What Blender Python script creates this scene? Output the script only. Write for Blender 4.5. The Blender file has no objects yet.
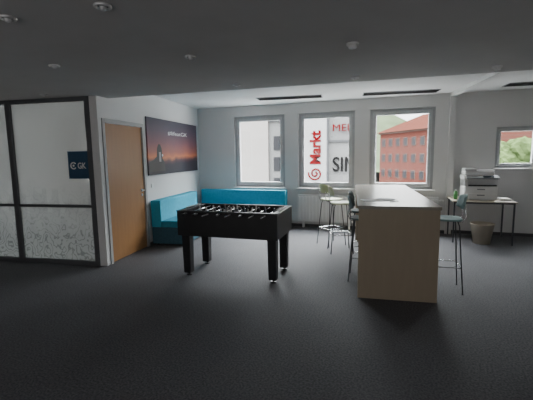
import bpy, bmesh, math, random
from mathutils import Matrix, Vector
random.seed(4)
SC=bpy.context.scene
COL=SC.collection

# ------------------------------------------------------------------ materials
def new_mat(name):
    m=bpy.data.materials.new(name); m.use_nodes=True
    nt=m.node_tree
    return m,nt,nt.nodes["Principled BSDF"]

def mat(name,col,rough=0.5,metal=0.0,var=0.06,scale=6.0,bump=0.0,bscale=80.0,stretch=(1,1,1),spec=None):
    m,nt,b=new_mat(name)
    tc=nt.nodes.new("ShaderNodeTexCoord"); mp=nt.nodes.new("ShaderNodeMapping")
    mp.inputs["Scale"].default_value=stretch
    nt.links.new(tc.outputs["Object"],mp.inputs["Vector"])
    n=nt.nodes.new("ShaderNodeTexNoise"); n.inputs["Scale"].default_value=scale; n.inputs["Detail"].default_value=4
    nt.links.new(mp.outputs[0],n.inputs["Vector"])
    r=nt.nodes.new("ShaderNodeValToRGB")
    r.color_ramp.elements[0].position=0.3; r.color_ramp.elements[1].position=0.7
    r.color_ramp.elements[0].color=tuple(max(0,c*(1-var)) for c in col)+(1,)
    r.color_ramp.elements[1].color=tuple(min(1,c*(1+var)) for c in col)+(1,)
    nt.links.new(n.outputs["Fac"],r.inputs[0]); nt.links.new(r.outputs[0],b.inputs["Base Color"])
    b.inputs["Roughness"].default_value=rough; b.inputs["Metallic"].default_value=metal
    if spec is not None: b.inputs["Specular IOR Level"].default_value=spec
    if bump>0:
        n2=nt.nodes.new("ShaderNodeTexNoise"); n2.inputs["Scale"].default_value=bscale; n2.inputs["Detail"].default_value=3
        nt.links.new(tc.outputs["Object"],n2.inputs["Vector"])
        bp=nt.nodes.new("ShaderNodeBump"); bp.inputs["Strength"].default_value=bump; bp.inputs["Distance"].default_value=0.01
        nt.links.new(n2.outputs["Fac"],bp.inputs["Height"]); nt.links.new(bp.outputs[0],b.inputs["Normal"])
    return m

def carpet_mat():
    m,nt,b=new_mat("carpet_tiles")
    tc=nt.nodes.new("ShaderNodeTexCoord")
    mp=nt.nodes.new("ShaderNodeMapping"); mp.inputs["Rotation"].default_value=(0,0,math.radians(6.5))
    nt.links.new(tc.outputs["Object"],mp.inputs["Vector"])
    ch=nt.nodes.new("ShaderNodeTexChecker"); ch.inputs["Scale"].default_value=2.0
    ch.inputs["Color1"].default_value=(0.118,0.118,0.127,1); ch.inputs["Color2"].default_value=(0.113,0.113,0.122,1)
    nt.links.new(mp.outputs[0],ch.inputs["Vector"])
    n=nt.nodes.new("ShaderNodeTexNoise"); n.inputs["Scale"].default_value=65; n.inputs["Detail"].default_value=6
    nt.links.new(mp.outputs[0],n.inputs["Vector"])
    r=nt.nodes.new("ShaderNodeValToRGB"); r.color_ramp.elements[0].position=0.35; r.color_ramp.elements[1].position=0.65
    r.color_ramp.elements[0].color=(0.58,0.58,0.58,1); r.color_ramp.elements[1].color=(1.42,1.42,1.42,1)
    nt.links.new(n.outputs["Fac"],r.inputs[0])
    mx=nt.nodes.new("ShaderNodeMix"); mx.data_type='RGBA'; mx.blend_type='MULTIPLY'; mx.inputs[0].default_value=1
    nt.links.new(ch.outputs[0],mx.inputs[6]); nt.links.new(r.outputs[0],mx.inputs[7])
    nt.links.new(mx.outputs[2],b.inputs["Base Color"])
    b.inputs["Roughness"].default_value=0.65; b.inputs["Specular IOR Level"].default_value=0.35
    n2=nt.nodes.new("ShaderNodeTexNoise"); n2.inputs["Scale"].default_value=260
    nt.links.new(tc.outputs["Object"],n2.inputs["Vector"])
    bp=nt.nodes.new("ShaderNodeBump"); bp.inputs["Strength"].default_value=0.3; bp.inputs["Distance"].default_value=0.01
    nt.links.new(n2.outputs["Fac"],bp.inputs["Height"]); nt.links.new(bp.outputs[0],b.inputs["Normal"])
    return m

def poster_mat():
    m,nt,b=new_mat("sunset_print")
    tc=nt.nodes.new("ShaderNodeTexCoord")
    sp=nt.nodes.new("ShaderNodeSeparateXYZ"); nt.links.new(tc.outputs["Generated"],sp.inputs[0])
    n=nt.nodes.new("ShaderNodeTexNoise"); n.inputs["Scale"].default_value=3.5; n.inputs["Detail"].default_value=6
    mp=nt.nodes.new("ShaderNodeMapping"); mp.inputs["Scale"].default_value=(2.2,0.0,0.6)
    nt.links.new(tc.outputs["Generated"],mp.inputs[0]); nt.links.new(mp.outputs[0],n.inputs["Vector"])
    ml=nt.nodes.new("ShaderNodeMath"); ml.operation='MULTIPLY_ADD'; ml.inputs[1].default_value=0.16; 
    nt.links.new(n.outputs["Fac"],ml.inputs[0]); nt.links.new(sp.outputs["Z"],ml.inputs[2])
    r=nt.nodes.new("ShaderNodeValToRGB"); cr=r.color_ramp
    cr.elements[0].position=0.0; cr.elements[0].color=(0.014,0.014,0.028,1)
    cr.elements[1].position=1.0; cr.elements[1].color=(0.07,0.06,0.09,1)
    for p,c in [(0.26,(0.024,0.018,0.032,1)),(0.33,(0.11,0.038,0.045,1)),(0.40,(0.60,0.18,0.07,1)),(0.49,(0.36,0.11,0.085,1)),(0.66,(0.20,0.078,0.10,1)),(0.86,(0.10,0.065,0.098,1))]:
        e=cr.elements.new(p); e.color=c
    nt.links.new(ml.outputs[0],r.inputs[0]); nt.links.new(r.outputs[0],b.inputs["Base Color"])
    b.inputs["Roughness"].default_value=0.5
    return m

def frost_mat():
    m,nt,b=new_mat("frosted_glass_print")
    nt.nodes.remove(b); out=nt.nodes["Material Output"]
    tc=nt.nodes.new("ShaderNodeTexCoord")
    sp=nt.nodes.new("ShaderNodeSeparateXYZ"); nt.links.new(tc.outputs["Object"],sp.inputs[0])
    def noise(scale,detail,rough,st):
        n=nt.nodes.new("ShaderNodeTexNoise"); n.inputs["Scale"].default_value=scale; n.inputs["Detail"].default_value=detail; n.inputs["Roughness"].default_value=rough
        mp=nt.nodes.new("ShaderNodeMapping"); mp.inputs["Scale"].default_value=st
        nt.links.new(tc.outputs["Object"],mp.inputs[0]); nt.links.new(mp.outputs[0],n.inputs["Vector"]); return n
    def math_(op,a,b_,c_=None):
        q=nt.nodes.new("ShaderNodeMath"); q.operation=op
        for i,v in enumerate((a,b_,c_)):
            if v is None: continue
            if isinstance(v,(int,float)): q.inputs[i].default_value=v
            else: nt.links.new(v,q.inputs[i])
        return q.outputs[0]
    def rng(src,a,b_,c_,d):
        q=nt.nodes.new("ShaderNodeMapRange")
        for i,v in enumerate((a,b_,c_,d)): q.inputs[i+1].default_value=v
        nt.links.new(src,q.inputs[0]); return q.outputs[0]
    n1=noise(2.4,3,0.5,(1.2,1,1.2))
    pp=math_('PINGPONG',math_('MULTIPLY',n1.outputs["Fac"],13.0),0.5)
    ln=rng(pp,0.05,0.20,1,0)
    vo=nt.nodes.new("ShaderNodeTexVoronoi"); vo.distance='CHEBYCHEV'; vo.inputs["Scale"].default_value=7.0
    mpv=nt.nodes.new("ShaderNodeMapping"); mpv.inputs["Scale"].default_value=(1.0,0.0,0.0)
    nt.links.new(tc.outputs["Object"],mpv.inputs[0]); nt.links.new(mpv.outputs[0],vo.inputs["Vector"])
    sc=nt.nodes.new("ShaderNodeSeparateColor"); nt.links.new(vo.outputs["Color"],sc.inputs[0])
    sky=rng(math_('SUBTRACT',math_('MULTIPLY_ADD',sc.outputs[0],0.45,0.72),sp.outputs["Z"]),-0.01,0.03,0,1)
    n2=noise(2.2,4,0.5,(1,1,0.0))
    low=rng(math_('SUBTRACT',math_('MULTIPLY_ADD',n2.outputs["Fac"],0.7,0.85),sp.outputs["Z"]),-0.05,0.25,0,1)
    n3=noise(4.0,6,0.7,(1,1,0.05))
    tre=rng(math_('SUBTRACT',math_('MULTIPLY_ADD',n3.outputs["Fac"],1.0,0.12),sp.outputs["Z"]),-0.05,0.2,0,1)
    f=math_('MULTIPLY',rng(sp.outputs["Z"],0.3,2.4,1,0),0.14)
    f=math_('ADD',f,math_('MULTIPLY',math_('MULTIPLY',ln,low),0.09))
    f=math_('ADD',f,math_('MULTIPLY',low,0.07))
    f=math_('ADD',f,math_('MULTIPLY',sky,0.09))
    f=math_('ADD',f,math_('MULTIPLY',math_('MULTIPLY',ln,tre),0.20))
    f=math_('ADD',f,math_('MULTIPLY',tre,0.10))
    r=nt.nodes.new("ShaderNodeValToRGB"); cr=r.color_ramp
    cr.elements[0].position=0.0; cr.elements[0].color=(0.60,0.62,0.61,1)
    cr.elements[1].position=1.0; cr.elements[1].color=(0.05,0.065,0.065,1)
    nt.links.new(f,r.inputs[0])
    tl=nt.nodes.new("ShaderNodeBsdfTranslucent"); df=nt.nodes.new("ShaderNodeBsdfDiffuse")
    tr=nt.nodes.new("ShaderNodeBsdfTransparent"); gl=nt.nodes.new("ShaderNodeBsdfGlossy"); gl.inputs["Roughness"].default_value=0.08
    tr.inputs[0].default_value=(0.9,0.93,0.92,1)
    for s in (tl,df): nt.links.new(r.outputs[0],s.inputs["Color"])
    m1=nt.nodes.new("ShaderNodeMixShader"); m1.inputs[0].default_value=0.30
    nt.links.new(tl.outputs[0],m1.inputs[1]); nt.links.new(df.outputs[0],m1.inputs[2])
    m2=nt.nodes.new("ShaderNodeMixShader"); m2.inputs[0].default_value=0.16
    nt.links.new(m1.outputs[0],m2.inputs[1]); nt.links.new(tr.outputs[0],m2.inputs[2])
    m3=nt.nodes.new("ShaderNodeMixShader"); m3.inputs[0].default_value=0.07
    nt.links.new(m2.outputs[0],m3.inputs[1]); nt.links.new(gl.outputs[0],m3.inputs[2])
    nt.links.new(m3.outputs[0],out.inputs[0])
    return m

def glass_mat():
    m,nt,b=new_mat("window_glass")
    nt.nodes.remove(b); out=nt.nodes["Material Output"]
    tr=nt.nodes.new("ShaderNodeBsdfTransparent"); tr.inputs[0].default_value=(0.95,0.97,0.97,1)
    gl=nt.nodes.new("ShaderNodeBsdfGlossy"); gl.inputs["Roughness"].default_value=0.02
    mx=nt.nodes.new("ShaderNodeMixShader"); mx.inputs[0].default_value=0.03
    nt.links.new(tr.outputs[0],mx.inputs[1]); nt.links.new(gl.outputs[0],mx.inputs[2]); nt.links.new(mx.outputs[0],out.inputs[0])
    return m

def brick_mat(name,c1,c2,mortar,scale):
    m,nt,b=new_mat(name)
    tc=nt.nodes.new("ShaderNodeTexCoord"); mp=nt.nodes.new("ShaderNodeMapping"); mp.inputs["Rotation"].default_value=(math.radians(90),0,0)
    nt.links.new(tc.outputs["Object"],mp.inputs[0])
    br=nt.nodes.new("ShaderNodeTexBrick"); br.inputs["Color1"].default_value=c1+(1,); br.inputs["Color2"].default_value=c2+(1,)
    br.inputs["Mortar"].default_value=mortar+(1,); br.inputs["Scale"].default_value=scale; br.inputs["Mortar Size"].default_value=0.012
    nt.links.new(mp.outputs[0],br.inputs["Vector"]); nt.links.new(br.outputs[0],b.inputs["Base Color"])
    b.inputs["Roughness"].default_value=0.95; b.inputs["Specular IOR Level"].default_value=0.05
    return m
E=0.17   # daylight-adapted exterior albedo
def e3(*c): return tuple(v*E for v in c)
M=dict(
 wall=mat("wall_paint",(0.70,0.695,0.69),0.9,var=0.015,scale=2,bump=0.05,bscale=150),
 wall_l=mat("wall_paint_side",(0.75,0.745,0.74),0.9,var=0.015,scale=2,bump=0.05,bscale=150),
 ceil_n=mat("ceiling_grey",(0.56,0.55,0.545),0.95,var=0.03,scale=3,bump=0.08,bscale=120),
 ceil_f=mat("ceiling_white",(0.79,0.785,0.78),0.95,var=0.02,scale=2),
 carpet=carpet_mat(),
 base=mat("baseboard_dark",(0.09,0.09,0.094),0.7),
 frame_g=mat("window_frame_grey",(0.42,0.43,0.44),0.45),
 sash=mat("sash_grey",(0.52,0.53,0.54),0.45),
 sill=mat("sill_light",(0.65,0.65,0.65),0.4),
 glass=glass_mat(),
 part=mat("partition_frame_dark",(0.13,0.135,0.145),0.45,metal=0.2),
 frost=frost_mat(),
 door=mat("door_wood_ochre",(0.35,0.175,0.068),0.4,var=0.05,scale=3,stretch=(8,8,0.7)),
 dframe=mat("door_frame_grey",(0.42,0.42,0.42),0.5),
 metal=mat("brushed_metal",(0.55,0.55,0.56),0.3,metal=0.9,var=0.03),
 chrome=mat("chrome",(0.7,0.7,0.72),0.15,metal=1.0,var=0.01),
 satin=mat("satin_aluminium",(0.75,0.75,0.76),0.45,metal=0.6,var=0.03),
 dmetal=mat("dark_metal",(0.10,0.105,0.115),0.4,metal=0.5),
 poster=poster_mat(),
 white=mat("white_print",(0.85,0.85,0.85),0.6,var=0.01),
 palegrey=mat("pale_print",(0.30,0.29,0.30),0.6,var=0.01),
 whitepl=mat("white_plastic",(0.80,0.80,0.795),0.4,var=0.02),
 greypl=mat("grey_plastic",(0.28,0.29,0.30),0.45),
 blackpl=mat("black_plastic",(0.02,0.02,0.022),0.35),
 screen=mat("dark_screen",(0.03,0.045,0.06),0.15),
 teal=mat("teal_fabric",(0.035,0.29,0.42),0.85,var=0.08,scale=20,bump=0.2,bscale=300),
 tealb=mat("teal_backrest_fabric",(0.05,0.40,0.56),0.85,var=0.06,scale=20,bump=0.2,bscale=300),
 sbase=mat("sofa_base_fabric",(0.05,0.13,0.18),0.9,var=0.12,scale=25,bump=0.25,bscale=300),
 black=mat("black_laminate",(0.014,0.014,0.016),0.42,var=0.15,scale=12),
 field=mat("playfield_green",(0.03,0.06,0.04),0.4),
 red=mat("player_white",(0.40,0.39,0.38),0.4),
 blue=mat("player_dark",(0.05,0.055,0.08),0.4),
 beech=mat("beech_panel",(0.41,0.34,0.25),0.55,var=0.03,scale=4,stretch=(5,5,0.6)),
 topwood=mat("beech_worktop",(0.38,0.35,0.30),0.25,var=0.04,scale=5,stretch=(6,0.6,6)),
 pale=mat("pale_yellow_green_shell",(0.66,0.69,0.48),0.5),
 lime=mat("lime_shell",(0.62,0.68,0.38),0.5),
 sblue=mat("blue_grey_shell",(0.15,0.19,0.20),0.5),
 lblue=mat("pale_blue_green_shell",(0.30,0.46,0.47),0.5),
 paper=mat("paper",(0.78,0.78,0.77),0.7,var=0.01),
 dpaper=mat("brochure_grey",(0.22,0.22,0.23),0.6,var=0.2,scale=30),
 vent=mat("vent_black",(0.012,0.012,0.012),0.6),
 desk=mat("desk_top",(0.42,0.36,0.29),0.5),
 bin=mat("bin_plastic",(0.52,0.46,0.37),0.5),
 navy=mat("blue_sign",(0.04,0.10,0.18),0.4),
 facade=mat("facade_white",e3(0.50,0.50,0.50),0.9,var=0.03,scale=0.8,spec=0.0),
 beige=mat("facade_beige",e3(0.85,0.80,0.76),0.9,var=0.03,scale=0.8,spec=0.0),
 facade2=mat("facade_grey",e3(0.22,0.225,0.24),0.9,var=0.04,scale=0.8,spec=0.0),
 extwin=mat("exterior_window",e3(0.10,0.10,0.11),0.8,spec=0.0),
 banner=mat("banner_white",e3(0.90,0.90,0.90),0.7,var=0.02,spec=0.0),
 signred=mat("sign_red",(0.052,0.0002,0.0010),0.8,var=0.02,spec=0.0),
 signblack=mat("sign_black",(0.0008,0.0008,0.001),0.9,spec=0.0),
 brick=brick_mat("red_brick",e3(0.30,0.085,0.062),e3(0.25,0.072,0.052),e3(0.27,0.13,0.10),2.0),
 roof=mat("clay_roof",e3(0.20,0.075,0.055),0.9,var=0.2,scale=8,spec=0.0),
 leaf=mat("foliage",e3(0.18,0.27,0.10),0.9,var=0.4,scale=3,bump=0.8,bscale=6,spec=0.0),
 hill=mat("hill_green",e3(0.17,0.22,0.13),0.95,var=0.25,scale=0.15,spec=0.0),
 bark=mat("bark",(0.03,0.02,0.015),0.9),
 asphalt=mat("pale_paving",(0.22,0.22,0.22),0.95),
 green=mat("green_plastic",(0.10,0.32,0.10),0.4),
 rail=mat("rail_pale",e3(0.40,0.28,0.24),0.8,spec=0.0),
)

# ------------------------------------------------------------------ helpers
def link(o): COL.objects.link(o); return o
def empty(name,loc=(0,0,0),rot=0.0,parent=None):
    o=bpy.data.objects.new(name,None); o.empty_display_size=0.1
    o.location=loc; o.rotation_euler=(0,0,rot)
    if parent: o.parent=parent
    return link(o)
def thing(o,label,category,group=None):
    o["label"]=label; o["category"]=category
    if group: o["group"]=group
    return o
def structure(o): o["kind"]="structure"; return o
def bm_box(bm,x0,x1,y0,y1,z0,z1,bev=0.0,seg=2):
    t=bmesh.new(); bmesh.ops.create_cube(t,size=1.0)
    for v in t.verts:
        v.co=Vector(((x0+x1)/2+v.co.x*(x1-x0),(y0+y1)/2+v.co.y*(y1-y0),(z0+z1)/2+v.co.z*(z1-z0)))
    if bev>0: bmesh.ops.bevel(t,geom=t.edges[:],offset=bev,segments=seg,affect='EDGES',profile=0.5)
    merge(bm,t)
def merge(bm,t):
    me=bpy.data.meshes.new("tmp"); t.to_mesh(me); t.free(); bm.from_mesh(me); bpy.data.meshes.remove(me)
def bm_cyl(bm,p1,p2,r1,r2=None,seg=16):
    if r2 is None: r2=r1
    p1=Vector(p1); p2=Vector(p2); d=p2-p1
    t=bmesh.new(); bmesh.ops.create_cone(t,cap_ends=True,segments=seg,radius1=r1,radius2=r2,depth=d.length)
    q=Vector((0,0,1)).rotation_difference(d.normalized())
    bmesh.ops.transform(t,matrix=Matrix.Translation((p1+p2)/2)@q.to_matrix().to_4x4(),verts=t.verts[:])
    for f in t.faces: f.smooth=len(f.verts)==4
    merge(bm,t)
def bm_sphere(bm,c,r,scale=(1,1,1),seg=14):
    t=bmesh.new(); bmesh.ops.create_uvsphere(t,u_segments=seg,v_segments=max(6,seg//2),radius=r)
    for v in t.verts: v.co=Vector((c[0]+v.co.x*scale[0],c[1]+v.co.y*scale[1],c[2]+v.co.z*scale[2]))
    for f in t.faces: f.smooth=True
    merge(bm,t)
def bm_pipe(bm,pts,r,seg=10,closed=False):
    pts=[Vector(p) for p in pts]; n=len(pts); rings=[]
    up=None
    for i,p in enumerate(pts):
        if closed: d=(pts[(i+1)%n]-pts[i-1]).normalized()
        elif i==0: d=(pts[1]-p).normalized()
        elif i==n-1: d=(p-pts[i-1]).normalized()
        else: d=((pts[i+1]-p).normalized()+(p-pts[i-1]).normalized()).normalized()
        if up is None:
            up=Vector((0,0,1)) if abs(d.z)<0.9 else Vector((1,0,0))
        a=(up-d*up.dot(d)).normalized(); b=d.cross(a); up=a
        rings.append([bm.verts.new(p+(a*math.cos(2*math.pi*k/seg)+b*math.sin(2*math.pi*k/seg))*r) for k in range(seg)])
    m=n if closed else n-1
    for i in range(m):
        A=rings[i];B=rings[(i+1)%n]
        for k in range(seg):
            f=bm.faces.new((A[k],A[(k+1)%seg],B[(k+1)%seg],B[k])); f.smooth=True
    if not closed:
        bm.faces.new(rings[0][::-1]); bm.faces.new(rings[-1])
def obj(name,bm,material,parent=None,loc=None,rot=None):
    bmesh.ops.recalc_face_normals(bm,faces=bm.faces[:])
    me=bpy.data.meshes.new(name); bm.to_mesh(me); bm.free()
    if material: me.materials.append(material)
    o=bpy.data.objects.new(name,me)
    if parent: o.parent=parent
    if loc is not None: o.location=loc
    if rot is not None: o.rotation_euler=rot
    return link(o)
def box(name,b,material,parent=None,bev=0.0,**k):
    bm=bmesh.new(); bm_box(bm,*b,bev=bev); return obj(name,bm,material,parent,**k)
def boxes(name,bs,material,parent=None,bev=0.0,**k):
    bm=bmesh.new()
    for b in bs: bm_box(bm,*b,bev=bev)
    return obj(name,bm,material,parent,**k)
def wall_holes(name,x0,x1,z0,z1,y0,y1,holes,material,parent=None,**k):
    xs=sorted(set([x0,x1]+[h[0] for h in holes]+[h[1] for h in holes]))
    bs=[]
    for a,b in zip(xs[:-1],xs[1:]):
        hs=sorted([h for h in holes if h[0]<=a+1e-6 and h[1]>=b-1e-6],key=lambda h:h[2])
        z=z0
        for h in hs:
            if h[2]>z: bs.append((a,b,y0,y1,z,h[2]))
            z=h[3]
        if z<z1: bs.append((a,b,y0,y1,z,z1))
    bm=bmesh.new()
    for q in bs: bm_box(bm,*q)
    bmesh.ops.remove_doubles(bm,verts=bm.verts[:],dist=1e-5)
    return obj(name,bm,material,parent,**k)
def text(name,body,w,h,material,parent,loc,rot,ext=0.004,bold=0.0):
    cu=bpy.data.curves.new("t",'FONT'); cu.body=body; cu.size=1; cu.extrude=0.01; cu.offset=bold
    cu.align_x='CENTER'; cu.align_y='CENTER'
    o=bpy.data.objects.new("t",cu); link(o)
    dg=bpy.context.evaluated_depsgraph_get(); dg.update()
    me=bpy.data.meshes.new_from_object(o.evaluated_get(dg))
    bpy.data.objects.remove(o)
    xs=[v.co.x for v in me.vertices]; ys=[v.co.y for v in me.vertices]
    cx=(min(xs)+max(xs))/2; cy=(min(ys)+max(ys))/2
    sx=w/(max(xs)-min(xs)); sy=h/(max(ys)-min(ys))
    for v in me.vertices:
        v.co=Vector(((v.co.x-cx)*sx,(v.co.y-cy)*sy,v.co.z*ext/0.01))
    me.materials.clear(); me.materials.append(material); me.name=name
    o=bpy.data.objects.new(name,me); o.parent=parent; o.location=loc; o.rotation_euler=rot
    return link(o)
R=math.radians

# ------------------------------------------------------------------ room shell
YB=7.9; CZ=2.72; SZ=2.47
WZ0,WZ1=0.87,2.49
WINS=[(-3.52,-2.30),(-1.99,-0.78),(-0.48,0.75)]
floor=structure(box("floor",(-9,3.8,-2.6,8.3,-0.1,0),M["carpet"]))
holes=[(a,b,WZ0,WZ1) for a,b in WINS]
structure(wall_holes("wall_back",-4.60,1.10,0,CZ,YB,YB+0.32,holes,M["wall"]))
structure(wall_holes("wall_recess",1.10,3.6,0,CZ,YB+0.08,YB+0.32,[(1.81,2.50,1.29,2.06)],M["wall"]))
structure(box("trim_2",(0.99,1.10,YB-0.05,YB-0.001,0.0,CZ-0.001),M["wall"]))
structure(wall_holes("wall_side_room",-9,-4.60,0,CZ,YB,YB+0.32,[(-8.2,-5.0,0.8,2.5)],M["wall"]))
structure(box("wall_right",(3.6,3.8,-2.6,8.22,0,CZ),M["wall"]))
structure(box("wall_front",(-9,3.6,-2.6,-2.4,0,CZ),M["wall"]))
structure(box("wall_left",(-9,-8.8,-2.4,7.9,0,CZ),M["wall"]))
def edgeY(x): return 4.53+0.0615*(x+3.15)
bm=bmesh.new()
pts=[(-9,-2.6),(3.8,-2.6),(3.8,edgeY(3.8)),(-9,edgeY(-9))]
lo=[bm.verts.new((x,y,SZ)) for x,y in pts]; hi=[bm.verts.new((x,y,CZ-0.002)) for x,y in pts]
bm.faces.new(lo[::-1]); bm.faces.new(hi)
for i in range(4): bm.faces.new((lo[i],lo[(i+1)%4],hi[(i+1)%4],hi[i]))
structure(obj("ceiling_lowered",bm,M["ceil_n"]))
structure(box("ceiling",(-9,3.8,-2.6,8.22,CZ,CZ+0.15),M["ceil_f"]))
L=empty("trim_1",(0.99,7.84,0),R(9.2)); structure(L)
box("beam",(-0.0,0.10,-3.0,-0.02,CZ-0.07,CZ-0.001),M["ceil_f"],L,bev=0.005)

ang=math.atan2(0.9913,-0.1313)
LW=structure(wall_holes("wall_door_side",0,3.76,0,CZ,0,0.12,[(0.10,1.20,0,2.15)],M["wall_l"],loc=(-3.98,4.20,0),rot=(0,0,ang)))
D=structure(empty("door_1",(-3.98,4.20,0),ang))
boxes("door_frame",[(0.08,0.14,-0.015,0.13,0,2.17),(1.16,1.22,-0.015,0.13,0,2.17),(0.14,1.16,-0.015,0.13,2.11,2.17)],M["dframe"],D,bev=0.004)
box("door_leaf",(0.145,1.155,0.01,0.05,0.008,2.105),M["door"],D,bev=0.002)
bm=bmesh.new(); bm_cyl(bm,(1.08,0.012,1.03),(1.08,-0.045,1.03),0.009); bm_cyl(bm,(1.08,-0.045,1.03),(0.96,-0.05,1.03),0.009)
bm_cyl(bm,(1.08,0.011,1.03),(1.08,-0.0,1.03),0.026); bm_cyl(bm,(1.08,0.011,0.95),(1.08,0.0,0.95),0.024)
obj("door_handle",bm,M["metal"],D)
structure(box("baseboard_side",(1.225,3.74,-0.014,-0.001,0,0.06),M["base"],loc=(-3.98,4.20,0),rot=(0,0,ang)))
structure(box("baseboard_back",(-4.44,0.985,YB-0.014,YB-0.001,0,0.06),M["base"]))
structure(box("baseboard_recess",(1.115,3.59,YB+0.066,YB+0.079,0,0.06),M["base"]))

# glass partition
pa=math.atan(0.12)
P=structure(empty("wall_glass_partition",(-4.10,4.215,0),pa))
MU0,MU1=-1.445,-1.36
fr=[(-0.08,0,-0.04,0.04,0,SZ-0.002),(MU0,MU1,-0.04,0.04,0,SZ-0.002),(-3.0,-2.92,-0.04,0.04,0,SZ-0.002),(-4.6,-4.4,-0.04,0.04,0,SZ-0.002)]
for a,b in [(MU1,-0.08),(-2.92,MU0),(-4.4,-3.0)]:
    fr+= [(a,b,-0.04,0.04,0,0.06),(a,b,-0.03,0.03,0.87,0.91),(a,b,-0.04,0.04,2.41,SZ-0.002)]
boxes("frame",fr,M["part"],P,bev=0.003)
for a,b in [(MU1,-0.08),(-2.92,MU0),(-4.4,-3.0)]:
    box("glass_pane",(a+0.001,b-0.001,-0.005,0.005,0.061,0.869),M["frost"],P)
    box("glass_pane",(a+0.001,b-0.001,-0.005,0.005,0.911,2.409),M["frost"],P)
S=thing(empty("sign",(0,0,0)),"blue square sign with white lettering on frosted glass","sign")
c,s=math.cos(pa),math.sin(pa)
lx=-0.26; S.location=(-4.10+lx*c+0.012*s,4.215+lx*s-0.012*c,1.30); S.rotation_euler=(0,0,pa)
box("panel",(-0.17,0.17,-0.006,0.0,0,0.40),M["navy"],S)
text("lettering","GK",0.14,0.09,M["white"],S,(0.06,-0.008,0.19),(R(90),0,0),0.001,0.02)
bm=bmesh.new()
ring=[(-0.08+0.045*math.cos(t),-0.009,0.19+0.045*math.sin(t)) for t in [R(40+i*280/16) for i in range(17)]]
bm_pipe(bm,ring,0.010,6); bm_sphere(bm,(-0.08,-0.009,0.19),0.018,(1,0.3,1)); obj("emblem",bm,M["white"],S)

# ------------------------------------------------------------------ windows
def window(n,x0,x1,z0,z1,y,hside=-1,handle=True,fw=0.055,sw=0.065):
    W=structure(empty("window_%d"%n,((x0+x1)/2,y,z0)))
    w=(x1-x0)/2; h=z1-z0; e=0.002
    boxes("frame",[(-w+e,-w+fw,0,0.08,e,h-e),(w-fw,w-e,0,0.08,e,h-e),(-w+fw,w-fw,0,0.08,e,fw),(-w+fw,w-fw,0,0.08,h-fw,h-e)],M["frame_g"],W,bev=0.003)
    a=w-fw-0.002; b0=fw+0.002; b1=h-fw-0.002
    boxes("sash",[(-a,-a+sw,-0.015,0.06,b0,b1),(a-sw,a,-0.015,0.06,b0,b1),(-a+sw,a-sw,-0.015,0.06,b0,b0+sw),(-a+sw,a-sw,-0.015,0.06,b1-sw,b1)],M["sash"],W,bev=0.006)
    box("glass_pane",(-a+sw-0.001,a-sw+0.001,0.02,0.028,b0+sw-0.001,b1-sw+0.001),M["glass"],W)
    box("sill",(-w-0.03,w+0.03,-0.14,-0.052,-0.03,-0.003),M["sill"],W,bev=0.004)
    if handle:
        hx=hside*(a-sw/2); hz=h*0.5
        bm=bmesh.new(); bm_box(bm,hx-0.014,hx+0.014,-0.028,-0.015,hz-0.035,hz+0.035,0.003)
        bm_cyl(bm,(hx,-0.028,hz),(hx,-0.05,hz),0.008); bm_box(bm,hx-0.01,hx+0.01,-0.062,-0.046,hz-0.13,hz+0.012,0.004)
        obj("handle",bm,M["metal"],W)
for i,(a,b) in enumerate(WINS): window(i+1,a,b,WZ0,WZ1,YB+0.05,1 if i==0 else -1)
window(4,1.81,2.50,1.29,2.06,YB+0.13,-1,False,0.04,0.045)
W5=structure(empty("window_5",(-6.6,YB+0.05,0.8)))
boxes("frame",[(-1.598,-1.52,0,0.08,0.002,1.698),(1.52,1.598,0,0.08,0.002,1.698),(-1.52,1.52,0,0.08,0.002,0.08),(-1.52,1.52,0,0.08,1.62,1.698),(-0.04,0.04,0,0.08,0.08,1.62)],M["frame_g"],W5)
def portal(x0,x1,z0,z1):
    ld=bpy.data.lights.new("window_portal",'AREA'); ld.shape='RECTANGLE'; ld.size=x1-x0; ld.size_y=z1-z0
    ld.cycles.is_portal=True
    o=bpy.data.objects.new("window_portal",ld); o.location=((x0+x1)/2,YB+0.30,(z0+z1)/2); o.rotation_euler=(R(-90),0,0); link(o)
for a,b in WINS: portal(a,b,WZ0,WZ1)
portal(1.81,2.50,1.29,2.06); portal(-8.2,-5.0,0.8,2.5)

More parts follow.
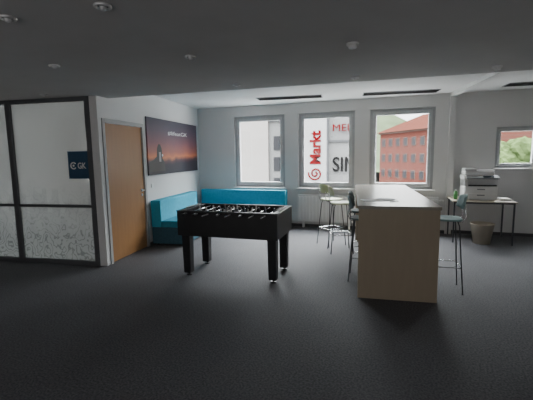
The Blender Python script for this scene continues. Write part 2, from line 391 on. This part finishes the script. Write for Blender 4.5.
# ------------------------------------------------------------------ ceiling things
def vent(x,y,l,rot):
    V=thing(empty("air_vent",(x,y,CZ),rot),"long black slotted air vent set in white ceiling","air vent","ceiling slot vents")
    boxes("frame",[(-l/2,l/2,-0.17,-0.155,-0.012,-0.001),(-l/2,l/2,0.155,0.17,-0.012,-0.001),(-l/2,-l/2+0.015,-0.155,0.155,-0.012,-0.001),(l/2-0.015,l/2,-0.155,0.155,-0.012,-0.001)],M["greypl"],V)
    boxes("slats",[(-l/2+0.016,l/2-0.016,-0.154,0.154,-0.004,-0.001)]+[(-l/2+0.016,l/2-0.016,-0.12+k*0.06-0.006,-0.12+k*0.06+0.006,-0.014,-0.004) for k in range(5)],M["vent"],V)
vent(-1.97,7.12,1.28,R(7)); vent(0.08,7.40,1.34,R(8)); vent(2.4,7.40,1.3,R(6))
def fixture(x,y,kind):
    F=thing(empty("smoke_detector" if kind else "ceiling_spotlight",(x,y,SZ)),
      "small round white smoke detector on grey ceiling" if kind else "small round metal recessed spotlight in grey ceiling",
      "smoke detector" if kind else "ceiling light")
    bm=bmesh.new()
    if kind:
        bm_cyl(bm,(0,0,-0.001),(0,0,-0.016),0.050,0.048,20); obj("base",bm,M["whitepl"],F)
        bm=bmesh.new(); bm_cyl(bm,(0,0,-0.017),(0,0,-0.042),0.040,0.028,20); obj("sensor_cap",bm,M["whitepl"],F)
    else:
        n=24; bm_pipe(bm,[(0.042*math.cos(2*math.pi*i/n),0.042*math.sin(2*math.pi*i/n),-0.008) for i in range(n)],0.009,8,True); obj("ring",bm,M["satin"],F)
        bm=bmesh.new(); bm_cyl(bm,(0,0,-0.001),(0,0,-0.004),0.036,0.036,20); obj("reflector",bm,M["greypl"],F)
        bm=bmesh.new(); bm_cyl(bm,(0,0,-0.0045),(0,0,-0.024),0.022,0.018,16); bm_sphere(bm,(0,0,-0.024),0.018,(1,1,0.5)); obj("bulb",bm,M["satin"],F)
for x,y,k in [(-2.27,1.72,0),(-1.60,1.79,0),(-3.03,2.71,0),(-1.70,2.92,0),(-0.33,3.08,1),(-1.84,4.24,0),(-0.44,4.41,0),(0.98,4.44,1),(-4.51,3.82,0)]:
    fixture(x,y,k)

# ------------------------------------------------------------------ poster on door wall
c,s=math.cos(ang),math.sin(ang)
def onwall(lx,ly,z): return (-3.98+lx*c-ly*s,4.20+lx*s+ly*c,z)
PO=thing(empty("poster",onwall(2.42,-0.028,1.27),ang),"wide dark sunset landscape print with small white text","poster")
box("canvas",(-1.13,1.13,0,0.024,0,1.04),M["poster"],PO)
text("lettering","#lifeatGK",0.92,0.085,M["white"],PO,(0.12,-0.003,0.79),(R(90),0,0),0.001,0.0)
bm=bmesh.new()
sil=[(-1.10,0.06),(-0.50,0.06),(-0.52,0.22),(-0.60,0.30),(-0.62,0.48),(-0.67,0.56),(-0.73,0.57),(-0.79,0.50),(-0.82,0.34),(-0.95,0.27),(-1.10,0.24)]
a_=[bm.verts.new((x,-0.0025,z)) for x,z in sil]; b_=[bm.verts.new((x,-0.0005,z)) for x,z in sil]
bm.faces.new(a_); bm.faces.new(b_[::-1])
for i in range(len(sil)): bm.faces.new((a_[i],b_[i],b_[(i+1)%len(sil)],a_[(i+1)%len(sil)]))
obj("dark_silhouette",bm,M["blackpl"],PO)
bm=bmesh.new(); bm_box(bm,-0.74,-0.66,-0.006,-0.003,0.24,0.42,0.0); obj("device",bm,M["palegrey"],PO)
bm=bmesh.new(); bm_sphere(bm,(-0.60,-0.004,0.36),0.024,(1,0.1,1)); obj("light_spot",bm,M["white"],PO)
SW=thing(empty("light_switch",onwall(1.42,-0.012,1.08),ang),"small white light switch beside door","light switch")
box("plate",(-0.04,0.04,0,0.010,-0.04,0.04),M["whitepl"],SW,bev=0.003); box("rocker",(-0.027,0.027,-0.006,0,-0.027,0.027),M["whitepl"],SW,bev=0.002)

# ------------------------------------------------------------------ corner sofa (one L-shaped piece)
SO=thing(empty("corner_sofa",(-4.30,7.80,0)),"L-shaped bright teal fabric sofa in corner under windows","sofa")
def sofa_part(loc,rot,l,d,h=0.82,feet=(0.08,)):
    loc=(loc[0]+4.30,loc[1]-7.80,loc[2]); kw=dict(loc=loc,rot=(0,0,rot))
    box("base",(0.004,l-0.004,-d+0.006,-0.004,0.03,0.33),M["sbase"],SO,bev=0.008,**kw)
    for x in feet:
        for y in (-d+0.10,-0.08):
            bm=bmesh.new(); bm_cyl(bm,(x,y,0),(x,y,0.035),0.025); obj("foot",bm,M["blackpl"],SO,**kw)
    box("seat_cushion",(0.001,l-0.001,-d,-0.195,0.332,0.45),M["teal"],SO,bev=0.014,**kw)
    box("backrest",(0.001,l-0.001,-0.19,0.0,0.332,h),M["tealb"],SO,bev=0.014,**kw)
sofa_part(onwall(1.29,-0.02,0),ang,1.74,0.66,0.82,(0.08,1.5))
sofa_part((-4.33,YB-0.02,0),0,2.09,0.65,0.82,(0.12,2.0))

# ------------------------------------------------------------------ foosball table
F=thing(empty("foosball_table",(-2.01,4.50,0),R(1.5)),"black foosball table with chrome rods on dark carpet","foosball table")
LX,LY=0.69,0.37; ZB=0.56
bm=bmesh.new()
for b in [(-LX,LX,-LY,-LY+0.035,ZB,0.88),(-LX,LX,LY-0.035,LY,ZB,0.88),(-LX,-LX+0.035,-LY+0.035,LY-0.035,ZB,0.88),(LX-0.035,LX,-LY+0.035,LY-0.035,ZB,0.88),(-LX+0.035,LX-0.035,-LY+0.035,LY-0.035,ZB,ZB+0.04)]:
    bm_box(bm,*b,bev=0.004)
obj("cabinet",bm,M["black"],F)
boxes("top_rail",[(-LX-0.006,LX+0.006,-LY-0.006,-LY+0.045,0.882,0.895),(-LX-0.006,LX+0.006,LY-0.045,LY+0.006,0.882,0.895),(-LX-0.006,-LX+0.075,-LY+0.046,LY-0.046,0.882,0.895),(LX-0.075,LX+0.006,-LY+0.046,LY-0.046,0.882,0.895)],M["black"],F,bev=0.004)
box("playfield",(-LX+0.04,LX-0.04,-LY+0.04,LY-0.04,0.765,0.78),M["field"],F)
for sx in (-1,1):
    box("goal",(sx*(LX-0.036)-0.004,sx*(LX-0.036)+0.004,-0.10,0.10,0.782,0.86),M["blackpl"],F)
    bm=bmesh.new(); bm_pipe(bm,[(sx*(LX-0.04),-0.2,0.912),(sx*(LX-0.04),0.2,0.912)],0.004)
    for k in range(10): bm_sphere(bm,(sx*(LX-0.04),-0.16+k*0.022,0.912),0.010,seg=8)
    bm_cyl(bm,(sx*(LX-0.04),-0.2,0.895),(sx*(LX-0.04),-0.2,0.915),0.005); bm_cyl(bm,(sx*(LX-0.04),0.2,0.895),(sx*(LX-0.04),0.2,0.915),0.005)
    obj("score_counter",bm,M["whitepl"],F)
for sx in (-1,1):
    for y in (-0.27,0.27):
        bm=bmesh.new(); x=sx*0.60
        t=bmesh.new(); bmesh.ops.create_cube(t,size=1)
        for v in t.verts:
            k=0.060 if v.co.z>0 else 0.050
            v.co=Vector((x+math.copysign(k,v.co.x),y+math.copysign(k,v.co.y),0.035 if v.co.z<0 else ZB+0.08))
        bmesh.ops.bevel(t,geom=t.edges[:],offset=0.006,segments=2,affect='EDGES'); merge(bm,t)
        leg=obj("leg",bm,M["black"],F)
        bm=bmesh.new(); bm_cyl(bm,(x,y,0),(x,y,0.012),0.042,0.036); bm_cyl(bm,(x,y,0.012),(x,y,0.04),0.012); obj("levelling_foot",bm,M["blackpl"],leg)
def player_mesh():
    bm=bmesh.new()
    bm_box(bm,-0.011,0.011,-0.015,0.015,-0.035,0.022,0.004); bm_box(bm,-0.009,0.009,-0.011,0.011,-0.064,-0.033,0.003)
    bm_box(bm,-0.014,0.014,-0.011,0.011,-0.074,-0.060,0.003); bm_sphere(bm,(0,0,0.034),0.014,seg=10)
    me=bpy.data.meshes.new("player"); bm.to_mesh(me); bm.free(); return me
pm=player_mesh(); pr=pm.copy(); pr.materials.append(M["red"]); pb=pm.copy(); pb.materials.append(M["blue"])
cfg=[(1,0),(2,0),(3,1),(5,0),(5,1),(3,0),(2,1),(1,1)]
RZ=0.862
for i,(n,team) in enumerate(cfg):
    x=-0.54+i*0.154; side=-1 if team==0 else 1
    bm=bmesh.new(); bm_cyl(bm,(x,-0.43 if side<0 else -0.54,RZ),(x,0.54 if side<0 else 0.43,RZ),0.008,seg=10)
    bm_cyl(bm,(x,-0.325,RZ),(x,-0.30,RZ),0.015,seg=10); bm_cyl(bm,(x,0.30,RZ),(x,0.325,RZ),0.015,seg=10)
    rod=obj("rod",bm,M["chrome"],F)
    bm=bmesh.new()
    bm_cyl(bm,(x,side*0.41,RZ),(x,side*0.52,RZ),0.016,0.014,seg=12)
    obj("handle",bm,M["blackpl"],rod)
    for k in range(n):
        y=(k-(n-1)/2)*(0.115 if n==5 else 0.16 if n==3 else 0.21)
        p=bpy.data.objects.new("player",pr if team==0 else pb); p.parent=rod; p.location=(x,y,RZ); p.rotation_euler=(0,R(random.uniform(-20,20)),0); link(p)

# ------------------------------------------------------------------ island table
I=thing(empty("bar_table",(0.065,4.08,0),R(6.0)),"tall beech bar table with panel ends and smooth top","table")
W2=0.412; LEN=2.80
box("table_top",(-W2-0.012,W2+0.012,-0.012,LEN+0.012,1.004,1.04),M["topwood"],I,bev=0.004)
box("end_panel",(-W2,W2,0,0.035,0.0,1.003),M["beech"],I,bev=0.002)
box("end_panel",(-W2,W2,LEN-0.035,LEN,0.0,1.003),M["beech"],I,bev=0.002)
box("centre_panel",(-0.015,0.015,0.036,LEN-0.036,0.35,1.003),M["beech"],I,bev=0.002)
def sheet(loc,rot,w,h,label,name="paper_sheet",m="paper"):
    o=box(name,(-w/2,w/2,-h/2,h/2,0,0.002),M[m],None,loc=loc,rot=(0,0,rot)); thing(o,label,"paper"); return o
sheet((-0.20,4.55,1.041),R(20),0.30,0.21,"white paper sheet lying on bar table")
sheet((-0.08,4.67,1.044),R(-15),0.21,0.15,"dark grey brochure lying on bar table","brochure","dpaper")
PN=thing(empty("pen",(0.02,4.46,1.041),R(40)),"thin dark pen lying on bar table","pen")
bm=bmesh.new(); bm_cyl(bm,(-0.06,0,0.005),(0.05,0,0.005),0.0045,seg=8); obj("barrel",bm,M["blackpl"],PN)
bm=bmesh.new(); bm_cyl(bm,(0.05,0,0.005),(0.068,0,0.005),0.0045,0.001,seg=8); obj("tip",bm,M["metal"],PN)

# ------------------------------------------------------------------ bar stools
def stool(loc,rot,label,m,sh=0.79,k=1.0):
    S=thing(empty("bar_stool",loc,rot),label,"stool","bar stools around the table")
    bm=bmesh.new(); N=28; rings=[]
    def sup(t,a,b,p=3.2):
        cx=math.cos(t); sy=math.sin(t)
        return (a*math.copysign(abs(cx)**(2/p),cx), b*math.copysign(abs(sy)**(2/p),sy))
    for (q_,z) in [(0.15,sh-0.012),(0.6,sh-0.008),(0.92,sh+0.004),(1.0,sh+0.002),(1.0,sh-0.014),(0.9,sh-0.022),(0.2,sh-0.028)]:
        rings.append([bm.verts.new((*[q*q_*k for q in sup(2*math.pi*i/N,0.18,0.175)],z)) for i in range(N)])
    for a,b in zip(rings[:-1],rings[1:]):
        for i in range(N):
            f=bm.faces.new((a[i],a[(i+1)%N],b[(i+1)%N],b[i])); f.smooth=True
    bm.faces.new(rings[0]); bm.faces.new(rings[-1][::-1]); obj("seat",bm,m,S)
    bm=bmesh.new(); NX=12;NZ=5
    z0,z1=sh+0.11,sh+0.27
    def grid(off):
        g=[]
        for j in range(NZ+1):
            row=[]
            for i in range(NX+1):
                u=-1+2*i/NX; v=j/NZ
                w=0.160*k*(1-0.10*abs(2*v-1)**3)
                x=u*w; y=-0.185*k+0.05*u*u-0.03*v-off
                z=z0+(z1-z0)*v-(0.02*abs(u)**4 if v>0.5 else -0.02*abs(u)**4)
                row.append(bm.verts.new((x,y,z)))
            g.append(row)
        return g
    g1=grid(0); g2=grid(0.009)
    for j in range(NZ):
        for i in range(NX):
            f=bm.faces.new((g1[j][i],g1[j][i+1],g1[j+1][i+1],g1[j+1][i])); f.smooth=True
            f=bm.faces.new((g2[j][i],g2[j+1][i],g2[j+1][i+1],g2[j][i+1])); f.smooth=True
    for i in range(NX):
        bm.faces.new((g1[0][i],g2[0][i],g2[0][i+1],g1[0][i+1])); bm.faces.new((g1[NZ][i],g1[NZ][i+1],g2[NZ][i+1],g2[NZ][i]))
    for j in range(NZ):
        bm.faces.new((g1[j][0],g1[j+1][0],g2[j+1][0],g2[j][0])); bm.faces.new((g1[j][NX],g2[j][NX],g2[j+1][NX],g1[j+1][NX]))
    obj("backrest",bm,m,S)
    for sx in (-1,1):
        bm=bmesh.new(); bm_pipe(bm,[(sx*0.10*k,-0.12*k,sh-0.03),(sx*0.10*k,-0.17*k,sh-0.03),(sx*0.10*k,-0.205*k,sh+0.02),(sx*0.10*k,-0.20*k,sh+0.15)],0.006); obj("back_support",bm,M["chrome"],S)
    f_=0.19*k
    for sx in (-1,1):
        for sy in (-1,1):
            bm=bmesh.new(); bm_pipe(bm,[(sx*0.11*k,sy*0.11*k,sh-0.026),(sx*0.13*k,sy*0.13*k,sh-0.08),(sx*f_,sy*f_,0.012)],0.0072)
            bm_cyl(bm,(sx*f_,sy*f_,0),(sx*f_,sy*f_,0.014),0.010); obj("leg",bm,M["dmetal"],S)
    bm=bmesh.new(); q=0.168*k; z=0.30
    bm_pipe(bm,[(-q,-q,z),(q,-q,z),(q,q,z),(-q,q,z)],0.0065,8,True); obj("footrest",bm,M["chrome"],S)
    return S
stool((-1.02,6.42,0),R(-45),"pale lime bar stool with low backrest standing near radiator",M["lime"],0.82,0.95)
stool((-0.80,5.98,0),R(-72),"pale yellow-green bar stool with low backrest facing bar table",M["pale"],0.82,0.95)
stool((-0.40,5.32,0),R(-86),"blue-grey bar stool tucked under bar table",M["sblue"],0.80,0.90)
stool((-0.34,4.72,0),R(-88),"dark blue-grey bar stool tucked under bar table edge",M["sblue"],0.80,0.90)
stool((0.60,4.62,0),R(92),"pale blue-green bar stool with low backrest pushed against bar table",M["lblue"],0.85,0.88)

# ------------------------------------------------------------------ radiators
def radiator(x0,x1):
    l=x1-x0
    Rd=thing(empty("radiator",(x0,YB-0.03,0)),"white ribbed panel radiator below window","radiator","radiators under the windows")
    bm=bmesh.new(); bm_box(bm,0,l,-0.10,-0.085,0.14,0.72,0.004)
    n=int(l/0.07)
    for i in range(n): bm_box(bm,(i+0.22)*l/n,(i+0.78)*l/n,-0.118,-0.099,0.17,0.69,0.005,1)
    bm_box(bm,0,l,-0.02,-0.005,0.14,0.72,0.004); bm_box(bm,0,l,-0.10,-0.005,0.715,0.73,0.004)
    bm_box(bm,0,0.006,-0.10,-0.005,0.14,0.72); bm_box(bm,l-0.006,l,-0.10,-0.005,0.14,0.72)
    obj("panel",bm,M["whitepl"],Rd)
    for x in (0.12,l-0.12): box("bracket",(x-0.02,x+0.02,-0.085,-0.0,0.0,0.14),M["whitepl"],Rd)
    bm=bmesh.new(); bm_cyl(bm,(l,-0.05,0.66),(l+0.03,-0.05,0.66),0.012); bm_cyl(bm,(l+0.03,-0.05,0.66),(l+0.10,-0.05,0.66),0.022,0.019); obj("valve",bm,M["whitepl"],Rd)
radiator(-1.98,-0.75); radiator(-0.45,0.85)

# ------------------------------------------------------------------ desk, printer, bin
DK=thing(empty("desk",(1.49,7.50,0)),"narrow desk with dark thin legs against wall","desk")
box("desk_top",(-0.49,0.49,-0.42,0.34,0.732,0.75),M["desk"],DK,bev=0.003)
for sx in (-1,1):
    for y in (-0.38,0.30):
        box("leg",(sx*0.455-0.012,sx*0.455+0.012,y-0.012,y+0.012,0,0.731),M["dmetal"],DK)
for y in (-0.385,0.295): box("apron",(-0.44,0.44,y,y+0.012,0.705,0.731),M["dmetal"],DK)
PR=thing(empty("printer",(1.47,7.55,0.752)),"white office multifunction printer with dark output slot on desk","printer")
bm=bmesh.new(); bm_box(bm,-0.26,0.26,-0.24,0.24,0,0.24,0.012); bm_box(bm,-0.26,0.26,-0.12,0.24,0.24,0.35,0.006); bm_box(bm,-0.26,-0.20,-0.22,0.0,0.24,0.35,0.006)
obj("body",bm,M["whitepl"],PR)
for z in (0.02,0.125):
    dr=box("paper_tray",(-0.245,0.245,-0.252,-0.241,z,z+0.095),M["whitepl"],PR,bev=0.004)
    box("tray_handle",(-0.06,0.06,-0.257,-0.2525,z+0.055,z+0.075),M["greypl"],dr)
box("output_tray",(-0.195,0.25,-0.21,-0.125,0.242,0.262),M["blackpl"],PR)
box("scanner",(-0.27,0.27,-0.22,0.24,0.352,0.43),M["whitepl"],PR,bev=0.012)
boxes("document_feeder",[(-0.25,0.22,-0.17,0.23,0.432,0.50),(-0.25,-0.06,-0.15,0.20,0.50,0.555)],M["whitepl"],PR,bev=0.014)
box("feeder_tray",(-0.04,0.24,-0.13,0.18,0.505,0.52),M["whitepl"],PR,loc=(0,0,0),bev=0.004)
cp=box("control_panel",(-0.24,0.26,-0.09,0,-0.012,0.012),M["greypl"],PR,loc=(0,-0.222,0.42),rot=(R(25),0,0),bev=0.004)
box("display",(0.02,0.18,-0.08,-0.01,0.0125,0.016),M["screen"],cp)
B=thing(empty("waste_bin",(1.50,7.20,0)),"light beige plastic waste bin under desk","waste bin")
bm=bmesh.new(); N=28; prof=[(0.0,0.004),(0.13,0.004),(0.185,0.34),(0.192,0.345),(0.192,0.36),(0.180,0.36),(0.126,0.014),(0.0,0.014)]
rr=[[bm.verts.new((r*math.cos(2*math.pi*i/N),r*math.sin(2*math.pi*i/N),z)) for i in range(N)] for r,z in prof[1:-1]]
for a,b in zip(rr[:-1],rr[1:]):
    for i in range(N):
        f=bm.faces.new((a[i],a[(i+1)%N],b[(i+1)%N],b[i])); f.smooth=True
bm.faces.new(rr[0][::-1]); bm.faces.new(rr[-1]); obj("body",bm,M["bin"],B,loc=(0,0,-0.004))
BO=thing(empty("bottle",(1.08,7.35,0.752)),"small green plastic bottle on desk","bottle")
bm=bmesh.new(); bm_cyl(bm,(0,0,0),(0,0,0.13),0.032); bm_cyl(bm,(0,0,0.13),(0,0,0.155),0.032,0.012); obj("body",bm,M["green"],BO)
bm=bmesh.new(); bm_cyl(bm,(0,0,0.155),(0,0,0.18),0.014); obj("cap",bm,M["whitepl"],BO)
o=box("paper_stack",(-0.08,0.08,-0.15,0.15,0,0.03),M["paper"],None,loc=(1.86,7.42,0.751)); thing(o,"small stack of white paper beside printer","paper")

# ------------------------------------------------------------------ outside
G=box("ground",(-60,90,9,220,-7.2,-7.0),M["asphalt"]); G["kind"]="structure"
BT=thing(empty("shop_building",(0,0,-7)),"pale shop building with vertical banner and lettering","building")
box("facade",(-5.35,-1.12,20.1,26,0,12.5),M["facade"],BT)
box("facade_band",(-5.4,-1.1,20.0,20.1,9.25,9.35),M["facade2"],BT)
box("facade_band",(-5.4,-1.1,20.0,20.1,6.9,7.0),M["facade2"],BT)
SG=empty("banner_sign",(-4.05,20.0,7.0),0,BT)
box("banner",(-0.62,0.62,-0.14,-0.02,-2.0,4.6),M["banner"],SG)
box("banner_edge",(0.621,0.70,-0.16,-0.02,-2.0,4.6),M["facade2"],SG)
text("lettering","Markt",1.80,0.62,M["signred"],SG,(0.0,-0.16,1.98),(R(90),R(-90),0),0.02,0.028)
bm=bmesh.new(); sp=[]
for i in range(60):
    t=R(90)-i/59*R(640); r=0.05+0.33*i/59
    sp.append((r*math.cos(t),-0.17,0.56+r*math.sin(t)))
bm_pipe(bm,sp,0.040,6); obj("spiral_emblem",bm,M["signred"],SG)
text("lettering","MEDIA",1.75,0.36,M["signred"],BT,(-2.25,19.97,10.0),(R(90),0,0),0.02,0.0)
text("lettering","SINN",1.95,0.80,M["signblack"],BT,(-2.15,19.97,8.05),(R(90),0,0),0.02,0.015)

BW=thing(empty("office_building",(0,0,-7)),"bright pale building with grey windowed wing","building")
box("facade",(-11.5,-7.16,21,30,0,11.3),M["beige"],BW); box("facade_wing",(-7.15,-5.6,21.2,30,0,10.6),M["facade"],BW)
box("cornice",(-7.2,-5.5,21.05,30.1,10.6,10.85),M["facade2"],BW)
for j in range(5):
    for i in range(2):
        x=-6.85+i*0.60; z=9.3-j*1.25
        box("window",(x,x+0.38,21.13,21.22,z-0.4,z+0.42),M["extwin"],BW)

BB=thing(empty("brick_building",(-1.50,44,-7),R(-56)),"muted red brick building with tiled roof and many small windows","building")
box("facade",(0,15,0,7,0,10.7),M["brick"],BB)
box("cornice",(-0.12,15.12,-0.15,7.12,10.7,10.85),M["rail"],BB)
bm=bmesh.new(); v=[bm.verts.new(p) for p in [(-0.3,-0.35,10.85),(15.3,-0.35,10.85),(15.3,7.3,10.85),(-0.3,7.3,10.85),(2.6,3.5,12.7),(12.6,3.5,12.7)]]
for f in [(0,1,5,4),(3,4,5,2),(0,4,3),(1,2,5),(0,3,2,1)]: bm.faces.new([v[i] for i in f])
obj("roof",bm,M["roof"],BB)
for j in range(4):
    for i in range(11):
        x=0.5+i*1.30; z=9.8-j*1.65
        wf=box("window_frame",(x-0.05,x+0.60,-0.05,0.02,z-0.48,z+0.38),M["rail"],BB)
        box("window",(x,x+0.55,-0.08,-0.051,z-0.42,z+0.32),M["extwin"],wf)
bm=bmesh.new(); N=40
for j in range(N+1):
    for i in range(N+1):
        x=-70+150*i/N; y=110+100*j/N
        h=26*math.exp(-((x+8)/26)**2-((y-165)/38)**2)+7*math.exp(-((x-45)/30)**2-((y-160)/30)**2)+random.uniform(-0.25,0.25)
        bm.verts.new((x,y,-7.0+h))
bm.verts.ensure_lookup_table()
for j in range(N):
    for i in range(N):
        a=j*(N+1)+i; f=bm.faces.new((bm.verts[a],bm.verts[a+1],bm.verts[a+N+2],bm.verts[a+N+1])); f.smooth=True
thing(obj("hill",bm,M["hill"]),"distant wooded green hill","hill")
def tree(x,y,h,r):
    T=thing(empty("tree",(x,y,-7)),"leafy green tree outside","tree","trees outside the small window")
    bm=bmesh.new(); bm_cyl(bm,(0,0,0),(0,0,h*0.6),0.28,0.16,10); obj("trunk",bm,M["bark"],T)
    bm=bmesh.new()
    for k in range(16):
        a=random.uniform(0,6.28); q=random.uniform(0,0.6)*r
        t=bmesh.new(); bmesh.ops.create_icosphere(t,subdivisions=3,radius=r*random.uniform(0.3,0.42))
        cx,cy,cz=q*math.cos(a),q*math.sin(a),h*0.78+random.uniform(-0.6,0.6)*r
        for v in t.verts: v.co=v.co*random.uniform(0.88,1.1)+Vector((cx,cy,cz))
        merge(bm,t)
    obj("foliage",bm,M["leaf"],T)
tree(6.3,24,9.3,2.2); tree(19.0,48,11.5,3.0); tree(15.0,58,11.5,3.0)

# ------------------------------------------------------------------ light
w=bpy.data.worlds.new("overcast"); SC.world=w; w.use_nodes=True; nt=w.node_tree
bg=nt.nodes["Background"]
tc=nt.nodes.new("ShaderNodeTexCoord"); n=nt.nodes.new("ShaderNodeTexNoise"); n.inputs["Scale"].default_value=2.5; n.inputs["Detail"].default_value=5
r=nt.nodes.new("ShaderNodeValToRGB"); r.color_ramp.elements[0].color=(0.88,0.90,0.93,1); r.color_ramp.elements[1].color=(0.98,0.97,0.96,1)
nt.links.new(tc.outputs["Generated"],n.inputs["Vector"]); nt.links.new(n.outputs["Fac"],r.inputs[0]); nt.links.new(r.outputs[0],bg.inputs["Color"])
sp=nt.nodes.new("ShaderNodeSeparateXYZ"); nt.links.new(tc.outputs["Generated"],sp.inputs[0])
mr=nt.nodes.new("ShaderNodeMapRange"); mr.inputs[1].default_value=0.15; mr.inputs[2].default_value=0.75; mr.inputs[3].default_value=6.0; mr.inputs[4].default_value=56.0
nt.links.new(sp.outputs["Z"],mr.inputs[0]); nt.links.new(mr.outputs[0],bg.inputs["Strength"])
def area(name,loc,rot,sx,sy,p,col=(1,1,1)):
    ld=bpy.data.lights.new(name,'AREA'); ld.shape='RECTANGLE'; ld.size=sx; ld.size_y=sy; ld.energy=p; ld.color=col
    o=bpy.data.objects.new(name,ld); o.location=loc; o.rotation_euler=rot; link(o)
area("rear_fill_light",(-1.5,-2.3,1.5),(R(90),0,0),7,1.6,46,(1.0,0.98,0.96))  # fill lamp added behind the camera, standing in for assumed unseen windows
area("side_room_backlight",(-6.6,6.2,2.6),(0,0,0),1.8,1.8,12)  # lamp added in the side room to light the frosted panes from behind

# ------------------------------------------------------------------ camera
cam=bpy.data.cameras.new("camera"); cam.sensor_width=36; cam.lens=36*365/533; cam.clip_end=500; cam.clip_start=0.05
co=bpy.data.objects.new("camera",cam)
rm=Matrix.Rotation(R(19.2),3,'Z')@Matrix.Rotation(R(83),3,'X')@Matrix.Rotation(R(-0.9),3,'Z')
co.matrix_world=Matrix.Translation((0,0,1.6))@rm.to_4x4(); link(co); SC.camera=co
